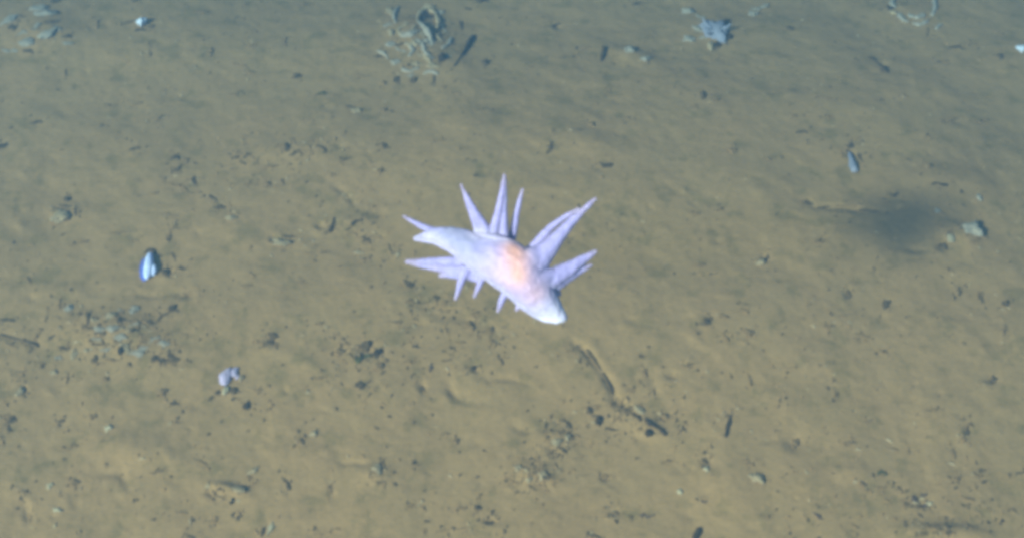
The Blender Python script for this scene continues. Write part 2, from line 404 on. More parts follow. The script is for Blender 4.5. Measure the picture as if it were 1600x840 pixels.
edge *= limb
def blot(px, py, d, r): return np.exp(-(((co - np.array(P(px, py, d))) ** 2).sum(-1)) / (r * K) ** 2)
peach = np.clip(blot(806, 405, 50, 22) * .6 + blot(810, 432, 50, 17) * .7 + blot(802, 382, 45, 18) * .6 + blot(838, 458, 40, 18) * .4, 0, 1)
pink = np.clip(blot(790, 425, 45, 40) * .8 + blot(830, 455, 40, 28) * .5, 0, 1)
green = np.clip(blot(705, 362, 18, 24) * .9 + blot(735, 375, 30, 20) * .7 + blot(826, 392, 45, 14) * .5, 0, 1)
def lerp(a, b, t): return a * (1 - t[:, None]) + np.array(b) * t[:, None]
col = np.tile(np.array((.80, .80, 1.1)), (nv, 1))
rim = np.clip(1.3 - np.sqrt(((co[:, None, :] - np.array([P(*p[:3]) for s in RIMS for p in s])[None]) ** 2).sum(-1)).min(1) / (13 * K), 0, 1)  # margin mask; whitens the edge as sunlight painted into the colour
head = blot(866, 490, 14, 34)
col = lerp(col, (1.25, 1.0, 1.1), pink); col = lerp(col, (.56, .62, .66), green * .8)
col = lerp(col, (1.8, .98, .50), peach * .95)
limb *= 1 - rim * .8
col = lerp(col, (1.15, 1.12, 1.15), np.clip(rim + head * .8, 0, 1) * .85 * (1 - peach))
col = lerp(col, (2.2, 2.2, 2.0), np.clip(blot(868, 490, 8, 30) * 1.1, 0, 1))  # head end lightened in colour to offset its self-shade
col = lerp(col, (.88, .84, 1.2), limb * .85); col = lerp(col, (.95, .88, 1.05), edge * .7); col = lerp(col, (1.1, .95, 1.0), tip * .8)
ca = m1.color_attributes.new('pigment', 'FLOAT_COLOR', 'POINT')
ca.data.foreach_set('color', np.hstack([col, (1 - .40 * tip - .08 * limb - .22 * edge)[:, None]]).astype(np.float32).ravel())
m1.polygons.foreach_set('use_smooth', [True] * len(m1.polygons))
ms, n, b = new_mat('sea_cucumber_skin')
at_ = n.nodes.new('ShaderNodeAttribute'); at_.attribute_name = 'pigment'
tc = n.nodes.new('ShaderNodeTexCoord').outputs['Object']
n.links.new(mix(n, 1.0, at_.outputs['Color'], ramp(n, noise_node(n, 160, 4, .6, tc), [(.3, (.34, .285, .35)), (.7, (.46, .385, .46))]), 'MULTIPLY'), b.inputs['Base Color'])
n.links.new(at_.outputs['Alpha'], b.inputs['Alpha'])
b.inputs['Roughness'].default_value = .55; b.inputs['Specular IOR Level'].default_value = .2
b.inputs['Subsurface Weight'].default_value = .35; b.inputs['Subsurface Scale'].default_value = .006; b.inputs['Subsurface Radius'].default_value = (.9, .7, 1)
bp = n.nodes.new('ShaderNodeBump'); bp.inputs['Strength'].default_value = .25; bp.inputs['Distance'].default_value = .002
n.links.new(noise_node(n, 220, 3, .6, tc), bp.inputs['Height']); n.links.new(bp.outputs[0], b.inputs['Normal'])
m1.materials.clear(); m1.materials.append(ms)
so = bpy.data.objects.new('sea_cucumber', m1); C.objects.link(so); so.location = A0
tag(so, 'pale lilac spiky sea cucumber with peach patch, swimming above the mud', 'sea cucumber')

# ------------------------------------------------------------------ single things on the mud
def child_lump(parent, name, px, py, L, W, ang, mat, seed, tall=.8, lift=.3, rough=.25):
    o = lump(name, px, py, L, W, ang, mat, seed, tall, lift, rough=rough)
    o.parent = parent; o.matrix_parent_inverse = Matrix.Translation(-parent.location); return o

# upright bluish-white bivalve left of the animal
c = at(231, 438); t = empty('bivalve_shell', c); tag(t, 'bright bluish-white and blue upright shell with dark hinge on the left', 'shell')
def SP(px, py, d=0):
    p = at(px, py); p.z += d * .0012; return p
def local_tube(name, rows, mat, seg=14, fl=.8, seed=1):
    b_ = bmesh.new(); pts = spline([SP(*r[:3]) - c for r in rows], 4)
    rad = []; k = (c - CAM).dot(FV) * TX / 800
    rr = np.interp(np.linspace(0, 1, len(pts)), np.linspace(0, 1, len(rows)), [r[3] * k for r in rows])
    tube_bm(b_, pts, list(rr), seg, fl, .09, seed)
    return finish(b_, name, mat, t)
local_tube('white_valve', [(235, 397, 2, 2), (235, 402, 3, 5), (234, 411, 4, 7), (233, 421, 4, 7.5), (231, 431, 3, 6.5), (229, 437, 2, 3)], M_BLUEW)
local_tube('blue_valve', [(227, 400, -2, 2), (225, 408, -1, 5), (224, 419, 0, 6), (224, 430, 0, 5.5), (226, 438, 0, 3)], M_BLUE)  # deep blue paints in the shade on the shell's left side
local_tube('side_lobe', [(236, 414, 3, 3), (240, 420, 4, 4.5), (241, 426, 3, 4.5), (239, 431, 2, 3)], M_BLUEW)
local_tube('hinge', [(226, 396, 0, 1.5), (233, 391, 1, 2.6), (240, 393, 1, 2.6), (244, 397, 0, 1.2)], M_DARK)

tag(lump('white_pellet', 222, 38, 13, 12, 0, M_WHITE, 1, .95, .6), 'tiny round white pellet standing out near the top left corner', 'pellet')
# pale curled worm cast, top centre
c = at(650, 70); t = empty('worm_cast', c); tag(t, 'pale grey mound of curled worm casts beside the dark twig', 'worm cast')
def coil(px_pts, r, mat, seed, lift=.1):
    pts = []
    for q in px_pts:
        p = at(q[0], q[1]); p.z += r * lift + (q[2] if len(q) > 2 else 0); pts.append(p - c)
    pts = spline(pts, 5); b_ = bmesh.new(); n_ = len(pts)
    rj = random.Random(seed * 7 + 1); rad = [r * rj.uniform(.45, 1.05) * (.6 + .4 * math.sin(math.pi * (i + 1) / (n_ + 1))) for i in range(n_)]
    tube_bm(b_, pts, rad, 8, .55, .4, seed); return finish(b_, 'coil', mat, t)
coil([(652, 34), (656, 22), (668, 16), (680, 22), (685, 36), (683, 46)], .0062, M_PALE, 1, .25)
coil([(655, 36, .002), (664, 46, .003), (672, 58), (676, 70)], .0058, M_CAST, 2)
coil([(618, 36), (616, 22), (622, 12)], .004, M_CAST, 3)
coil([(622, 52), (634, 54), (644, 48), (650, 40)], .005, M_PALE, 4)
coil([(610, 48), (612, 56)], .0045, M_PALE, 5)
coil([(627, 44), (622, 50)], .004, M_PALE, 6)
coil([(650, 62), (660, 70), (664, 82), (676, 92)], .0055, M_CAST, 7)
coil([(660, 84), (668, 92), (672, 98)], .005, M_PALE, 8)
coil([(634, 68), (645, 78), (640, 88)], .005, M_CAST, 9)
coil([(590, 80), (600, 84), (606, 92)], .0045, M_CAST, 10)
coil([(628, 108), (640, 112), (654, 106)], .005, M_CAST, 11)
coil([(690, 76), (700, 70), (706, 60)], .0045, M_CAST, 12)
coil([(662, 116), (672, 112), (684, 116)], .0042, M_CAST, 13)
for k_, q in enumerate([(612, 20, 16, 9, 40), (606, 40, 14, 9, 0), (630, 40, 20, 10, -20), (640, 54, 22, 12, -10), (656, 52, 18, 12, 30), (668, 66, 18, 10, 40), (646, 70, 20, 14, 0), (628, 78, 18, 9, 20), (660, 88, 16, 10, 30), (610, 70, 16, 9, -20),
                        (684, 60, 14, 9, 60), (694, 46, 16, 8, 70), (676, 104, 16, 9, 20), (640, 118, 14, 8, 0), (700, 88, 12, 8, 0), (618, 98, 14, 8, 0), (652, 100, 18, 8, 10), (688, 22, 10, 14, 0), (672, 12, 16, 8, 0)]):
    o_ = child_lump(t, 'cast_lump', *q, (M_PALE, M_CAST)[k_ % 2], k_, .45, -.1, 'shred' if k_ % 3 else .8)
tag(lump('dark_pellet', 690, 92, 10, 13, 0, M_DARK, 2, .9, .4), 'black pellet at the foot of the pale worm cast mound', 'pellet')
# twig with a club end
def twig(name, pts_px, rads, mat, label, seed, lift=.25):
    pts = []
    for q, r in zip(pts_px, rads):
        p = at(*q); p.z += r * lift; pts.append(p)
    c_ = pts[len(pts) // 2].copy(); P_ = spline([p - c_ for p in pts], 4)
    rr = np.interp(np.linspace(0, 1, len(P_)), np.linspace(0, 1, len(rads)), rads)
    b_ = bmesh.new(); tube_bm(b_, P_, list(rr), 8, .9, .32, seed)
    o = finish(b_, name, mat); o.location = c_; tag(o, label, 'twig'); return o
twig('club_twig', [(740, 57), (734, 66), (727, 79), (718, 92), (710, 104)], [.0028, .0042, .0028, .0011, .0018], M_DARK, 'thin dark twig with a thick club end beside the pale mound', 3)
twig('broken_twig', [(1009, 655), (1016, 662), (1028, 668), (1040, 679)], [.002, .0030, .0020, .0028], M_DARK, 'black broken twig at the lower end of the track', 4)
twig('upright_splinter', [(1141, 652), (1138, 664), (1134, 682)], [.0014, .0026, .0020], M_DARK, 'short dark splinter lying alone right of the track', 5)
twig('short_stub', [(944, 76), (942, 86), (939, 96)], [.0044, .004, .002], M_MID, 'short dark brown stub near the top, right of the worm cast mound', 6)
twig('edge_stub', [(1094, 826), (1089, 834), (1085, 846)], [.003, .004, .003], M_DARK, 'dark stub cut off by the bottom edge of the picture', 7)
twig('root_strand', [(917, 546), (924, 556), (932, 568), (940, 578)], [.0014, .0026, .0018, .0010], M_MID, 'brown root strand at the upper end of the track', 8)
twig('bent_strand', [(942, 582), (948, 592), (955, 604), (958, 616)], [.0012, .0020, .0024, .0010], M_DARK, 'dark bent root strand halfway down the track', 9)
twig('left_stick', [(0, 522), (22, 529), (42, 534), (60, 542)], [.0010, .0013, .0018, .0014], M_MID, 'brown stick half buried at the left edge', 10)
tag(lump('dark_pellet', 937, 657, 9, 14, 10, M_DARK, 3, .8, .4), 'black upright pellet left of the broken twig', 'pellet')
tag(lump('dark_pellet', 1014, 677, 13, 10, 10, M_DARK, 5, .7, .4), 'dark lump tucked just under the broken twig', 'pellet')
tag(lump('dark_pellet', 189, 547, 8, 11, 0, M_DARK, 4, .9, .4), 'black pellet in the grey rubble patch below the blue shell', 'pellet')
# ice-blue spiny clump, top right of centre
c = at(1117, 52); t = empty('spiny_clump', c); tag(t, 'pale ice-blue spiny clump with dark shreds near the top edge', 'sea urchin')
child_lump(t, 'body', 1117, 51, 34, 32, 60, M_ICE, 2, .5, .1, .75)
rr_ = random.Random(5)
for k in range(15):
    a = k * 2.4 + rr_.uniform(-.5, .5); foot = Vector((math.cos(a) * .011, math.sin(a) * .012, .001 + .005 * rr_.random()))
    d = Vector((math.cos(a), math.sin(a), .35 + rr_.random() * .5)).normalized()
    b_ = bmesh.new(); tube_bm(b_, [foot * .5, foot + d * .006, foot + d * rr_.uniform(.007, .019)], [.0040, .0030, .0012], 6, 1, .25, k)
    finish(b_, 'spine', M_ICE, t)
child_lump(t, 'white_foot', 1110, 74, 10, 15, 0, M_PALE, 3, .8, .4)
for q in [(1132, 36, 9, 12, 20), (1138, 58, 12, 8, 40), (1121, 71, 9, 9, 0), (1129, 63, 8, 6, 0)]:
    child_lump(t, 'dark_shred', *q, M_DARK, 1, .7, .3)
# burrow rim at the top right
c = at(1425, 18); t = empty('burrow_rim', c); tag(t, 'pale green-grey raised ring of a burrow cut by the top edge', 'burrow')
for k_, seg_ in enumerate([[(1396, -6), (1394, 6), (1399, 12)], [(1405, 22), (1410, 30), (1418, 35)], [(1426, 37), (1440, 38), (1450, 32)], [(1456, 25), (1461, 12), (1459, -4)], [(1420, 24), (1434, 28), (1444, 22)]]):
    coil(seg_, .0062, M_CAST, 31 + k_, .05)
coil([(1392, 18), (1400, 23)], .005, M_PALE, 22)
coil([(1462, 46), (1470, 38)], .005, M_CAST, 23)
# small lilac animal at the lower left
c = at(356, 590); t = empty('sea_squirt', c); tag(t, 'small lilac blob with a cream foot and dark side shreds, lower left', 'sea squirt')
child_lump(t, 'body', 354, 588, 18, 26, 5, M_LILAC, 1, .5, .2, .7)
child_lump(t, 'side_lobe', 363, 582, 12, 16, 20, M_LILAC, 4, .5, .2, .8)
child_lump(t, 'foot', 353, 610, 10, 14, 10, M_BONE, 2, .7, .4)
child_lump(t, 'side_lobe', 377, 591, 7, 11, 10, M_PALE, 3, .7, .4)
child_lump(t, 'side_lobe', 371, 589, 6, 8, 10, M_LILAC, 0, .7, .4)
for q in [(366, 610, 12, 11, 0), (340, 613, 9, 7, -40), (330, 622, 12, 4, -40)]: child_lump(t, 'dark_shred', *q, M_MID, 2, .5, .2)
# wedge-shaped white fleck inside the edge of the shadow
twig('white_wedge', [(1327, 238), (1330, 250), (1334, 268)], [.0014, .0042, .0058], M_ICE, 'white wedge-shaped fragment at the upper left edge of the shadow', 30)
bpy.data.objects['white_wedge']['category'] = 'shell fragment'
# pale shells and pebbles
for nm, q, mt, lab, cat in [
    ('shell_fragment', (96, 338, 30, 15, -25), M_PALE, 'pale oblong shell fragment near the left edge under a dark shade mark', 'shell fragment'),
    ('shell_fragment', (437, 379, 26, 10, 8), M_PALE, 'pale flat shell fragment between blue shell and spiky animal', 'shell fragment'),
    ('pebble', (361, 341, 13, 8, 10), M_PALE, 'small pale pebble above and right of the blue shell', 'pebble'),
    ('pebble', (847, 741, 12, 12, 0), M_PALE, 'small white pebble in the rubble near the bottom centre', 'pebble'),
    ('pebble', (826, 749, 10, 10, 0), M_PALE, 'grey pebble just left of the white pebble at bottom centre', 'pebble'),
    ('pebble', (809, 731, 11, 9, 0), M_PALE, 'dull pale pebble at the left end of the bottom centre rubble', 'pebble'),
    ('pebble', (1189, 410, 11, 10, -30), M_PALE, 'pale pebble on the lip of a small hole right of the animal', 'pebble'),
    ('pebble', (982, 79, 14, 10, 0), M_CAST, 'bluish grey pebble right of the short stub near the top', 'pebble'),
    ('pebble', (1008, 93, 12, 10, 0), M_CAST, 'grey pebble below the bluish pebble near the top', 'pebble'),
    ('shell_fragment', (1597, 78, 16, 11, 15), M_WHITE, 'bright white shell fragment cut by the right edge', 'shell fragment'),
    ('stone', (1519, 360, 26, 22, 40), M_CAST, 'rounded pale grey stone at the right end of the shadow', 'stone'),
    ('pebble', (1487, 372, 11, 12, 0), M_BONE, 'small cream pebble beside the rounded stone in the shadow', 'pebble'),
    ('pebble', (490, 677, 11, 10, -30), M_PALE, 'lone pale pebble low between lilac blob and bottom rubble', 'pebble'),
    ('pebble', (83, 582, 11, 8, 0), M_PALE, 'pale pebble under the half buried stick at the left', 'pebble'),
    ('pebble', (31, 612, 9, 16, 10), M_PALE, 'pale slab beside a dark hole near the left edge', 'pebble'),
    ('pebble', (556, 174, 14, 8, 10), M_PALE, 'pale pebble below left of the worm cast mound', 'pebble'),
    ('pebble', (1063, 767, 10, 8, 0), M_BONE, 'small cream pebble right of bottom centre', 'pebble'),
    ('pebble', (1104, 732, 9, 8, 0), M_BONE, 'cream pebble below the dark splinter', 'pebble'),
    ('pebble', (1453, 786, 8, 7, 0), M_BONE, 'cream pebble among the reddish crumbs at bottom right', 'pebble'),
    ('pebble', (170, 668, 12, 9, 0), M_BONE, 'cream pebble in the bare mud at lower left', 'pebble'),
    ('pebble', (78, 758, 9, 9, 0), M_BONE, 'faint cream pebble near the bottom left corner', 'pebble'),
    ('pebble', (90, 796, 13, 7, 20), M_BONE, 'faint cream slab just above the bottom left corner', 'pebble'),
    ('pebble', (590, 732, 16, 18, 0), M_PALE, 'pale rounded lump inside the small burrow below the animal', 'pebble'),
    ('pebble', (560, 395, 14, 5, 10), M_PALE, 'pale sliver left of the animal', 'pebble'),
    ('pebble', (622, 398, 5, 9, 0), M_PALE, 'pale speck beside the left spike of the animal', 'pebble'),
    ('pebble', (1465, 330, 8, 8, 0), M_CAST, 'greyish pebble inside the shadow', 'pebble'),
    ('pebble', (1530, 308, 9, 10, 0), M_CAST, 'greenish grey pebble above the rounded stone', 'pebble'),
    ('pebble', (372, 764, 28, 8, 5), M_PALE, 'pale flat slab over a dark hole near the bottom', 'slab'),
    ('pebble', (396, 735, 16, 8, -30), M_PALE, 'pale chip above right of the flat slab near the bottom', 'pebble'),
    ('pebble', (424, 822, 7, 22, 10), M_BONE, 'cream sliver standing at the bottom edge, left of centre', 'pebble'),
    ('pebble', (870, 690, 12, 12, 0), M_PALE, 'pale lump in the crumbs above the bottom centre rubble', 'pebble'),
    ('pebble', (886, 683, 9, 12, 0), M_PALE, 'pale chip right of the lump above the bottom centre rubble', 'pebble'),
    ('pebble', (1000, 640, 18, 9, 35), M_PALE, 'pale ridge chip on the right bank of the track', 'pebble'),
    ('pebble', (1180, 745, 24, 12, 30), M_PALE, 'pale streak of silt below the dark splinter', 'silt lump'),
]:
    k = abs(int(q[0] * 7 + q[1])) % 6
    sink = -.02 if mt in (M_PALE, M_CAST, M_BONE) else .35
    tag(lump(nm, *q, mt, k, .6, sink), lab, cat)
# grey rubble patches
RUB = []
def rubble(pts, mats, lab, seed):
    global t, c
    rub = []
    for k, (x, y, L, W, a) in enumerate(pts):
        o = lump('rubble_lump', x, y, L * 1.15, W * 1.1, a, mats[k % len(mats)], seed + k, .4, -.05, rough='shred' if k % 2 else .8); tag(o, lab, 'rubble', 'rubble ' + lab.split(' lump ')[-1]); RUB.append((o, lab, x, y, L, W))
rubble([(176, 513, 14, 11, 0), (196, 514, 15, 11, 10), (187, 526, 16, 9, 0), (210, 508, 14, 8, -20), (175, 494, 12, 12, 0), (190, 484, 10, 14, 0), (209, 484, 10, 14, 20), (146, 501, 12, 9, 30),
        (156, 514, 12, 8, 10), (151, 530, 14, 9, 20), (196, 540, 14, 9, 20), (167, 546, 16, 9, 0), (219, 548, 22, 10, -25), (202, 548, 10, 14, 0), (107, 482, 10, 12, 0), (92, 556, 9, 14, 0), (116, 552, 9, 14, 0), (240, 530, 18, 7, -25), (255, 536, 14, 7, 10), (140, 545, 14, 10, 0)],
       [M_CAST, M_PALE, M_CAST], 'pale grey lump in the rubble patch below the blue shell', 3)
rubble([(74, 54, 18, 11, -20), (58, 42, 16, 9, -30), (44, 66, 22, 10, -10), (104, 68, 16, 8, 10), (16, 32, 20, 10, -35), (88, 46, 12, 10, 0), (70, 22, 26, 10, 0), (18, 78, 22, 10, 0), (58, 14, 20, 8, 0), (36, 52, 14, 9, 0)],
       [M_CAST], 'bluish grey lump in the silty patch at the top left corner', 11)
rubble([(1075, 18, 14, 9, 20), (1096, 26, 14, 8, 20), (1092, 46, 18, 7, 30), (1098, 60, 14, 7, 0), (1076, 62, 16, 8, 0), (1188, 12, 22, 8, -10), (1176, 22, 12, 6, 0)],
       [M_CAST], 'bluish grey lump strewn around the spiny clump', 17)

# ------------------------------------------------------------------ detritus crumbs, one object each; many dark ones imitate shade in pits
ZONES = [((0, 0, 340, 280), 'on the bluish mud in the top left'), ((340, 190, 620, 420), 'in the scatter left of the spiky animal'), ((520, 0, 800, 270), 'around the worm cast mound'),
         ((800, 0, 1080, 300), 'on the open mud above the animal'), ((1080, 0, 1600, 280), 'on the upper right mud'), ((1080, 280, 1600, 440), 'in or near the soft shadow'),
         ((0, 280, 340, 460), 'around the blue shell'), ((0, 460, 340, 570), 'in the rubble patch below the blue shell'), ((0, 570, 340, 850), 'on the lower left mud'),
         ((340, 420, 640, 650), 'between the lilac blob and the animal'), ((640, 480, 830, 640), 'directly below the spiky animal'), ((830, 480, 1070, 700), 'beside the track'),
         ((640, 640, 1000, 850), 'in the bottom centre rubble'), ((340, 650, 640, 850), 'near the bottom left of centre'), ((1000, 440, 1600, 640), 'on the bare mud below the shadow'), ((1000, 640, 1600, 850), 'on the lower right mud')]
def zone(x, y):
    for (a, b_, c_, d), s in ZONES:
        if a <= x < c_ and b_ <= y < d: return s
    return 'on the open mud left of the worm cast mound'
D, B, F, RD, G = 'D', 'B', 'F', 'R', 'G'
CR = {D: ('dark_crumb', M_DARK, 'small blackish crumb'), B: ('brown_crumb', M_MID, 'small brown crumb'), F: ('mud_crumb', M_FAINT, 'small dull grey-brown crumb'), RD: ('reddish_crumb', M_RED, 'small reddish brown crumb'), G: ('olive_crumb', M_GREEN, 'small olive crumb')}
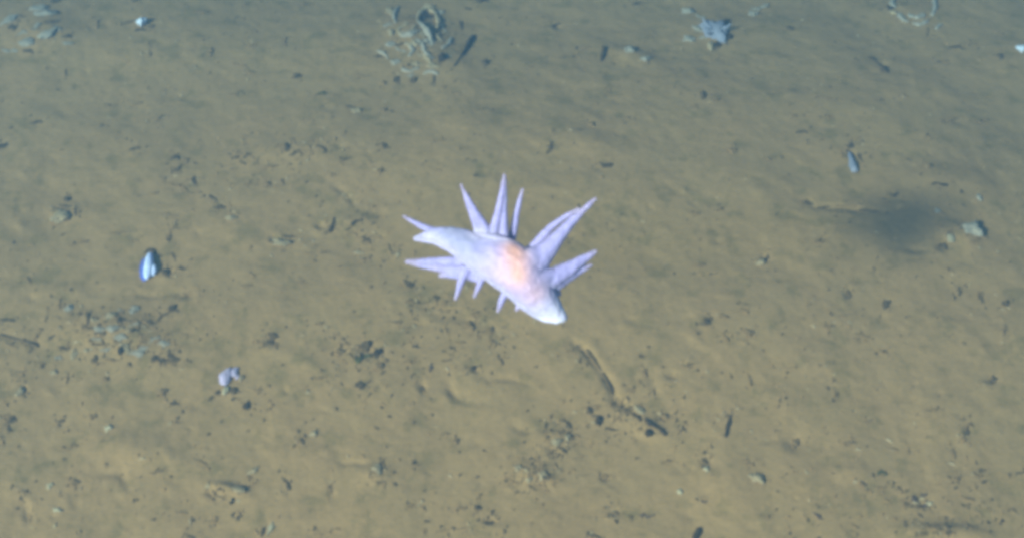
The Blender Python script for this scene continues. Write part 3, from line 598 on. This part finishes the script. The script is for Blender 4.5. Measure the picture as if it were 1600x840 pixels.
CRUMBS_AND_SHADE = [
 (368,246,10,7,0,B),(387,244,12,7,-15,B),(448,230,8,10,0,B),(460,238,13,8,-40,B),(482,238,22,4,0,F),(503,233,15,7,30,B),(488,222,5,10,0,F),(425,260,26,6,5,F),(412,264,8,6,0,F),(387,287,9,8,0,F),(418,289,9,8,0,F),(441,287,8,11,-20,F),(521,276,8,6,0,F),
 (519,352,10,17,25,D),(556,347,15,8,-30,D),(552,366,8,10,-40,F),(573,377,11,8,0,B),(345,325,13,7,10,B),(447,370,20,6,15,B),(593,268,8,7,0,F),(540,249,12,7,0,B),(601,229,14,9,30,B),(611,390,6,15,-25,B),(513,365,8,6,0,F),(572,404,14,8,0,F),
 (865,40,14,8,-30,B),(915,76,15,5,0,F),(950,143,13,7,40,F),(979,186,10,6,0,F),(861,233,15,10,-50,B),(947,258,18,8,10,B),(994,7,12,7,0,B),(753,2,14,8,-15,D),(732,14,9,7,0,B),(759,99,10,9,0,B),(591,89,11,7,0,B),(641,101,9,9,0,B),(646,126,9,9,0,B),(619,125,8,9,0,B),(678,125,8,14,0,B),(599,130,7,7,0,F),(694,135,10,7,0,F),(564,118,14,5,30,F),(547,168,12,5,10,B),(722,42,10,14,-20,B),(672,52,22,9,50,B),(664,28,14,8,-25,D),(627,68,16,7,-25,B),(642,36,18,8,0,F),(712,146,12,6,0,F),(600,172,7,6,0,F),(690,220,14,5,0,F),(895,202,12,7,0,F),(925,195,9,7,0,F),
 (1235,45,10,7,0,B),(1392,13,11,8,0,D),(1448,54,5,18,0,B),(1362,93,13,8,20,B),(1381,110,10,10,0,B),(1372,101,8,5,40,B),(1494,76,20,6,0,B),(1519,70,14,5,-10,F),(1477,96,12,6,0,F),(1563,88,9,9,0,B),(1564,54,8,5,0,F),(1099,150,9,11,0,B),(1119,158,9,7,0,F),(1085,168,12,5,-30,F),(1252,207,15,7,0,B),(1294,182,14,5,0,F),(1239,182,10,6,0,F),(1144,236,10,8,0,F),(1200,250,9,8,0,F),(1290,153,14,4,0,F),(1328,228,11,7,0,B),(1344,248,6,14,-20,B),(1451,260,10,8,0,F),(1316,243,6,10,0,F),(1360,245,6,8,0,F),(1475,188,26,6,-8,F),(1530,190,22,6,-5,F),(1337,6,12,5,0,F),(1450,215,10,6,0,F),(1410,150,14,6,0,F),
 (1468,287,20,8,0,D),(1264,317,15,8,40,B),(1286,325,16,7,0,B),(1357,330,26,5,5,B),(1322,322,26,4,0,F),(1085,335,14,7,0,F),(1122,327,12,6,-20,F),(1279,378,13,7,0,F),(1094,417,15,9,0,F),(1198,400,9,12,30,B),(1475,385,10,10,-20,B),(1397,306,12,9,0,B),(1485,420,12,6,20,F),(1518,378,20,5,0,F),(1340,215,9,6,0,F),
 (1327,455,10,17,-20,B),(1384,476,10,11,40,B),(1499,455,8,12,-20,B),(1534,466,9,13,-30,B),(1571,474,10,8,0,B),(1104,503,10,10,0,B),(1129,494,11,9,0,F),(1296,510,14,9,0,F),(1347,523,18,7,0,F),(1382,548,7,6,0,B),(1135,525,8,14,-30,F),(1162,485,12,8,40,F),(1315,495,14,6,0,F),(1170,520,10,10,0,F),(1570,515,8,16,0,F),
 (1075,573,17,10,0,F),(1219,621,5,14,0,F),(1138,649,10,5,0,B),(1067,668,7,12,-15,B),(1102,718,8,12,-25,B),(1354,658,16,6,0,F),(1513,677,8,10,0,B),(1511,662,5,10,0,F),(1554,592,10,8,20,B),(1494,745,14,6,0,F),(1529,744,11,6,0,F),(1347,757,9,8,0,F),(1377,762,10,9,0,F),(1443,791,10,7,0,RD),(1428,779,9,7,0,RD),(1443,773,10,6,-15,RD),(1279,804,15,8,30,RD),(1336,820,12,8,40,F),(1438,831,14,6,0,B),(1468,828,11,7,0,B),(1480,831,9,7,0,B),(1512,821,16,6,15,F),(1593,739,10,7,0,B),(1168,722,16,8,20,F),(1240,690,20,22,0,F),(1327,692,18,9,0,F),(1395,700,12,8,0,F),(1490,705,10,14,0,F),(1305,610,5,18,0,F),(1170,590,8,22,0,F),(1225,575,26,4,-5,F),(1455,640,18,6,0,F),(1100,783,8,5,0,RD),(1510,780,22,8,10,F),(1377,740,12,9,0,G),(1580,795,10,6,0,F),(1200,808,10,6,0,F),
 (562,602,13,10,0,B),(675,573,9,13,0,RD),(660,604,8,26,-38,B),(741,573,13,9,0,D),(730,577,14,5,-15,F),(782,562,7,14,-40,B),(776,534,16,6,20,B),(854,665,6,14,0,B),(884,661,7,18,-45,B),(877,701,8,16,-40,B),(862,690,7,10,0,B),(866,712,6,6,0,F),(828,759,18,6,40,B),(797,748,16,6,20,F),(832,741,12,10,0,F),(945,744,10,8,0,F),(962,800,16,9,25,B),(946,793,8,6,0,F),(1009,805,16,7,5,RD),(746,793,9,8,0,B),(719,793,9,6,0,F),(766,815,18,6,0,B),(778,808,9,5,-30,F),(762,808,4,8,0,F),(660,791,14,5,35,F),(690,829,18,5,0,F),(720,826,16,5,0,F),(928,837,22,7,15,B),(921,641,9,9,0,B),(955,671,18,8,0,B),(996,651,14,10,40,D),(963,655,12,9,0,F),(984,642,12,6,35,B),(970,628,8,14,-20,F),(1040,650,10,8,0,F),(1062,668,7,12,-20,F),(1030,658,10,6,0,F),(905,560,6,12,0,B),(890,548,10,5,0,F),(1008,580,8,14,-15,F),(1020,612,7,10,0,F),(985,610,10,9,0,F),(695,678,12,7,0,F),(712,690,8,8,0,F),(650,725,8,6,0,F),(603,732,5,20,-20,B),(590,752,16,5,0,B),(847,722,14,4,15,F),(855,742,5,12,0,F),(640,790,10,6,0,F),(1045,720,12,6,0,F),
 (572,539,15,12,0,B),(590,551,11,10,0,D),(572,557,16,10,0,G),(560,562,10,8,0,G),(593,573,10,9,0,F),(615,503,18,6,10,F),(538,536,16,6,0,F),(530,550,10,8,0,F),(658,578,9,8,0,F),(700,562,8,6,0,F),(640,565,18,6,0,F),(720,537,14,8,0,F),(735,510,10,12,-30,F),(765,516,10,8,0,F),(697,513,6,12,0,F),(640,446,9,9,0,B),(632,440,7,7,0,F),(682,466,9,9,0,B),(700,485,9,5,0,F),(695,472,7,7,0,F),(742,490,10,6,0,F),(640,470,10,6,0,F),(427,524,10,10,40,B),(420,536,10,6,0,B),(408,535,8,5,0,F),(500,505,14,7,0,F),(483,395,11,6,0,F),(470,440,10,6,0,F),(525,520,9,6,0,F),
 (37,606,8,17,-15,D),(105,590,6,15,0,B),(253,612,11,9,0,F),(272,629,11,8,0,B),(386,634,10,12,0,D),(145,651,9,8,0,F),(96,658,9,9,0,B),(17,658,18,10,-30,B),(14,668,6,10,0,B),(8,660,14,5,0,F),(116,695,12,9,0,F),(116,754,10,9,0,F),(30,776,8,10,0,F),(334,766,8,14,-25,B),(363,778,10,15,0,D),(372,800,6,14,-10,F),(444,752,7,24,-40,B),(518,756,6,24,0,F),(412,827,8,20,30,B),(324,813,20,5,0,F),(345,776,12,5,20,B),(250,563,14,7,0,B),(268,563,14,6,10,B),(283,802,14,8,0,F),(245,737,18,6,0,F),(276,660,9,6,0,F),(35,582,14,6,0,F),(60,567,16,5,0,F),(165,592,9,7,0,F),(310,720,24,6,20,F),(390,745,8,9,0,F),(500,590,12,8,0,F),(402,608,12,6,0,F),(420,640,7,7,0,F),(498,835,14,6,0,F),(295,838,14,6,0,B),(48,810,5,20,0,F),(470,690,9,9,0,F),
 (105,312,10,8,0,B),(106,323,22,7,10,B),(117,331,6,8,0,B),(304,283,6,13,0,B),(332,310,9,11,-40,B),(346,324,13,7,10,B),(270,337,20,5,15,F),(265,368,6,17,0,B),(282,357,22,5,0,F),(273,402,7,14,-20,B),(283,420,11,9,20,B),(258,425,11,9,0,B),(42,437,15,8,40,F),(93,477,7,16,0,F),(120,380,24,5,-25,F),(240,302,14,5,0,F),(297,459,22,5,10,F),(385,447,14,6,0,F),(262,287,16,5,20,F),(295,300,14,6,40,F),(280,290,18,5,20,F),(185,365,20,5,0,F),(210,376,10,5,0,F),
 (137,497,9,20,0,B),(137,512,14,7,20,B),(155,522,12,8,10,D),(160,532,7,12,0,B),(208,516,12,8,-15,D),(152,537,16,6,0,B),(188,501,10,8,0,B),(182,533,10,7,30,F),(100,543,12,10,0,B),(148,562,9,7,0,B),(253,496,18,6,-40,B),(230,503,14,6,30,B),(268,482,9,9,0,B),(272,558,14,8,40,B),(258,564,10,8,0,B),(241,560,9,9,0,B),(250,534,14,6,0,F),(225,533,10,6,-20,F),(264,550,6,10,0,B),(175,562,20,6,0,F),(50,537,18,8,20,D),(60,520,10,14,20,F),(12,500,20,8,10,B),(20,540,20,5,20,F),
 (86,2,12,8,0,B),(212,2,12,7,0,B),(20,44,14,10,0,B),(79,34,16,10,0,B),(104,59,12,9,0,B),(44,81,14,8,0,B),(220,47,14,6,-10,D),(199,36,22,5,-8,B),(233,78,5,18,0,F),(236,42,10,6,0,B),(445,67,7,14,0,F),(375,101,20,7,5,F),(390,113,12,6,20,F),(464,120,9,8,0,B),(364,148,13,6,10,F),(503,148,12,9,0,G),(57,192,16,7,-15,B),(209,232,14,7,-25,B),(385,214,12,5,0,F),(273,248,11,8,0,B),(290,250,8,7,0,F),(277,265,15,7,-25,B),(3,228,14,8,0,B),(390,72,16,6,0,F),(245,188,12,6,-40,F),(215,163,14,6,0,F),(150,40,10,12,0,F),(175,165,14,6,0,F),(330,82,8,12,0,F),(100,115,8,10,0,F),(480,187,14,4,0,F),(310,20,24,6,0,F),(475,8,10,6,0,F)]  # blackish mark under the white pellet stands for its shadow
MARKS = [(785, 400, 'the spiky animal'), (232, 418, 'the bluish-white shell'), (650, 65, 'the worm cast mound'), (725, 80, 'the club-ended twig'), (1117, 52, 'the spiny clump'), (1425, 18, 'the burrow ring'),
         (1331, 253, 'the white wedge'), (1519, 360, 'the rounded stone'), (1137, 667, 'the lone splinter'), (1025, 668, 'the broken twig'), (356, 592, 'the lilac blob'), (222, 38, 'the white pellet'),
         (30, 532, 'the half buried stick'), (847, 741, 'the white pebble'), (942, 86, 'the short stub'), (1089, 836, 'the bottom edge stub'), (372, 764, 'the pale flat slab'), (490, 677, 'the lone pale pebble'),
         (437, 379, 'the flat pale shell'), (1597, 78, 'the right edge shell'), (1189, 410, 'the pebble by the hole'), (1420, 335, 'the soft shadow'), (96, 338, 'the oblong left shell'), (189, 547, 'the black rubble pellet'),
         (556, 174, 'the pebble below the casts'), (1453, 786, 'the bottom right pebble'), (170, 668, 'the lower left cream pebble')]
ORD = ['nearest', 'second nearest', 'third nearest', 'fourth nearest', 'fifth nearest', 'sixth nearest', 'seventh nearest', 'eighth nearest', 'ninth nearest', 'tenth nearest', 'eleventh nearest', 'twelfth nearest']
def place(x, y, marks=MARKS):
    mx, my, nm_ = min(marks, key=lambda m: math.hypot(x - m[0], y - m[1])); dx, dy = x - mx, y - my
    v = 'above' if dy < 0 else 'below'; h_ = 'left of' if dx < 0 else 'right of'
    if abs(dx) > 2.2 * abs(dy): w_ = h_
    elif abs(dy) > 2.2 * abs(dx): w_ = v
    else: w_ = v + ' and ' + h_
    return w_ + ' ' + nm_, math.hypot(dx, dy)
def rank_labels(items):
    by = {}
    for o_, stem_, dist in items: by.setdefault(stem_, []).append((dist, o_))
    for stem_, v in by.items():
        v.sort(key=lambda q: q[0])
        for k_, (d_, o_) in enumerate(v): o_['label'] = stem_ if len(v) == 1 else stem_ + ', ' + ORD[min(k_, 11)]
ITEMS = []
for k, (x, y, L, W, a, kd) in enumerate(CRUMBS_AND_SHADE):
    nm, mt, what = CR[kd]; zn = zone(x, y)
    if W > L: L, W, a = W, L, a + 90
    o = lump(nm, x, y, L * 1.15, W * 1.05, a + (k * 37 % 17 - 8), mt, k * 5 + 1, .5, .14, rough='shred' if (L > 1.3 * W or k % 3 == 0) else .8)
    where, dist = place(x, y)
    tag(o, what, 'crumb', what + 's ' + zn)
    size_ = 'tiny' if L * W < 50 else 'small' if L * W < 110 else 'larger'
    ITEMS.append((o, what.replace('small', size_ + (' long' if L > 1.7 * W else ' stubby')) + ' ' + where, dist))
for o, lab, x, y, L, W in RUB:
    where, dist = place(x, y); ITEMS.append((o, lab.split(' lump ')[0] + (' long' if L > 1.7 * W else ' stubby') + ' rubble lump ' + where, dist))
rank_labels(ITEMS)

# grains too small to pick apart: one sheet of loose specks
rs = np.random.RandomState(11); N = 15000
vx, fc = [], []
gp = np.stack([rs.uniform(-1.0, 1.0, N), rs.uniform(-.5, .85, N)], 1)
gp = gp[vnoise(gp[:, 0], gp[:, 1], .13, 9) + rs.uniform(-.7, .5, len(gp)) > .0]
near = []
def zbase(x, y):
    z = 0.
    for _ in range(3):
        p = flat(x, y, z); z = float(base(p.x, p.y))
    return z
for (x, y, L, W, a, kd) in CRUMBS_AND_SHADE:
    zb = zbase(x, y)
    for _ in range({D: 20, B: 18, F: 13, RD: 12, G: 16}[kd]):
        p = flat(x + rs.normal(0, L * .8 + 3), y + rs.normal(0, W * .7 + 3), zb); near.append((p.x, p.y))
for (cx_, cy_, sx_, sy_, n_) in [(650, 60, 45, 35, 260), (185, 520, 60, 26, 280), (60, 50, 45, 22, 140), (1110, 45, 36, 26, 110), (990, 660, 50, 22, 160), (435, 245, 70, 30, 200), (560, 350, 40, 30, 120), (700, 500, 70, 30, 220),
                                (840, 735, 35, 22, 120), (870, 690, 25, 22, 90), (1420, 20, 40, 20, 110), (980, 85, 40, 16, 100), (1460, 800, 60, 26, 110), (1500, 370, 40, 30, 110), (560, 560, 30, 24, 90), (740, 180, 26, 30, 60)]:
    zb = zbase(cx_, cy_)
    for _ in range(n_):
        p = flat(cx_ + rs.normal(0, sx_), cy_ + rs.normal(0, sy_), zb); near.append((p.x, p.y))
n_far = len(gp); gp = np.vstack([gp, near])
gz = height(gp[:, 0], gp[:, 1])
T = [(1, 0, -.35), (-.5, .87, -.35), (-.5, -.87, -.35), (.1, .05, .8)]
mi = []
for (x, y), z in zip(gp, gz):
    s = .0008 + .0030 * rs.rand() ** 2.2; e = rs.uniform(.7, 2.4); a = rs.uniform(0, 6.28); k0 = len(vx)
    for p in T:
        X = p[0] * s * e; Y = p[1] * s; vx.append((x + X * math.cos(a) - Y * math.sin(a), y + X * math.sin(a) + Y * math.cos(a), z + p[2] * s * .7))
    fc += [(k0, k0 + 1, k0 + 3), (k0 + 1, k0 + 2, k0 + 3), (k0 + 2, k0, k0 + 3)]; mi += [int(rs.choice((0, 0, 0, 1, 2, 2, 2, 2, 3)))] * 3
gm = bpy.data.meshes.new('silt_specks'); gm.from_pydata(vx, [], fc)
for mm in (M_MID, M_DARK, M_FAINT, M_PALE): gm.materials.append(mm)
gm.polygons.foreach_set('material_index', mi)
go = bpy.data.objects.new('silt_specks', gm); C.objects.link(go); go['kind'] = 'stuff'
go['label'] = 'fine dark and pale specks sprinkled over the mud'; go['category'] = 'sediment'

# ------------------------------------------------------------------ the water: even haze round everything
b_ = bmesh.new(); bmesh.ops.create_cube(b_, size=1)
for v in b_.verts:
    v.co = Vector((v.co.x * 29, v.co.y * 29 + 4, (-1.06 if v.co.z < 0 else 1.45)))
hm = bpy.data.meshes.new('haze'); b_.to_mesh(hm); b_.free()
mh = bpy.data.materials.new('sea_water'); mh.use_nodes = True; n = mh.node_tree; n.nodes.clear()
pv = n.nodes.new('ShaderNodeVolumePrincipled'); pv.inputs['Color'].default_value = (.07, .15, .22, 1); pv.inputs['Density'].default_value = .42; pv.inputs['Absorption Color'].default_value = (0, .15, .42, 1)
pv.inputs['Anisotropy'].default_value = .2
om = n.nodes.new('ShaderNodeOutputMaterial'); n.links.new(pv.outputs[0], om.inputs['Volume'])
hm.materials.append(mh); ho = bpy.data.objects.new('haze', hm); C.objects.link(ho); ho['kind'] = 'stuff'
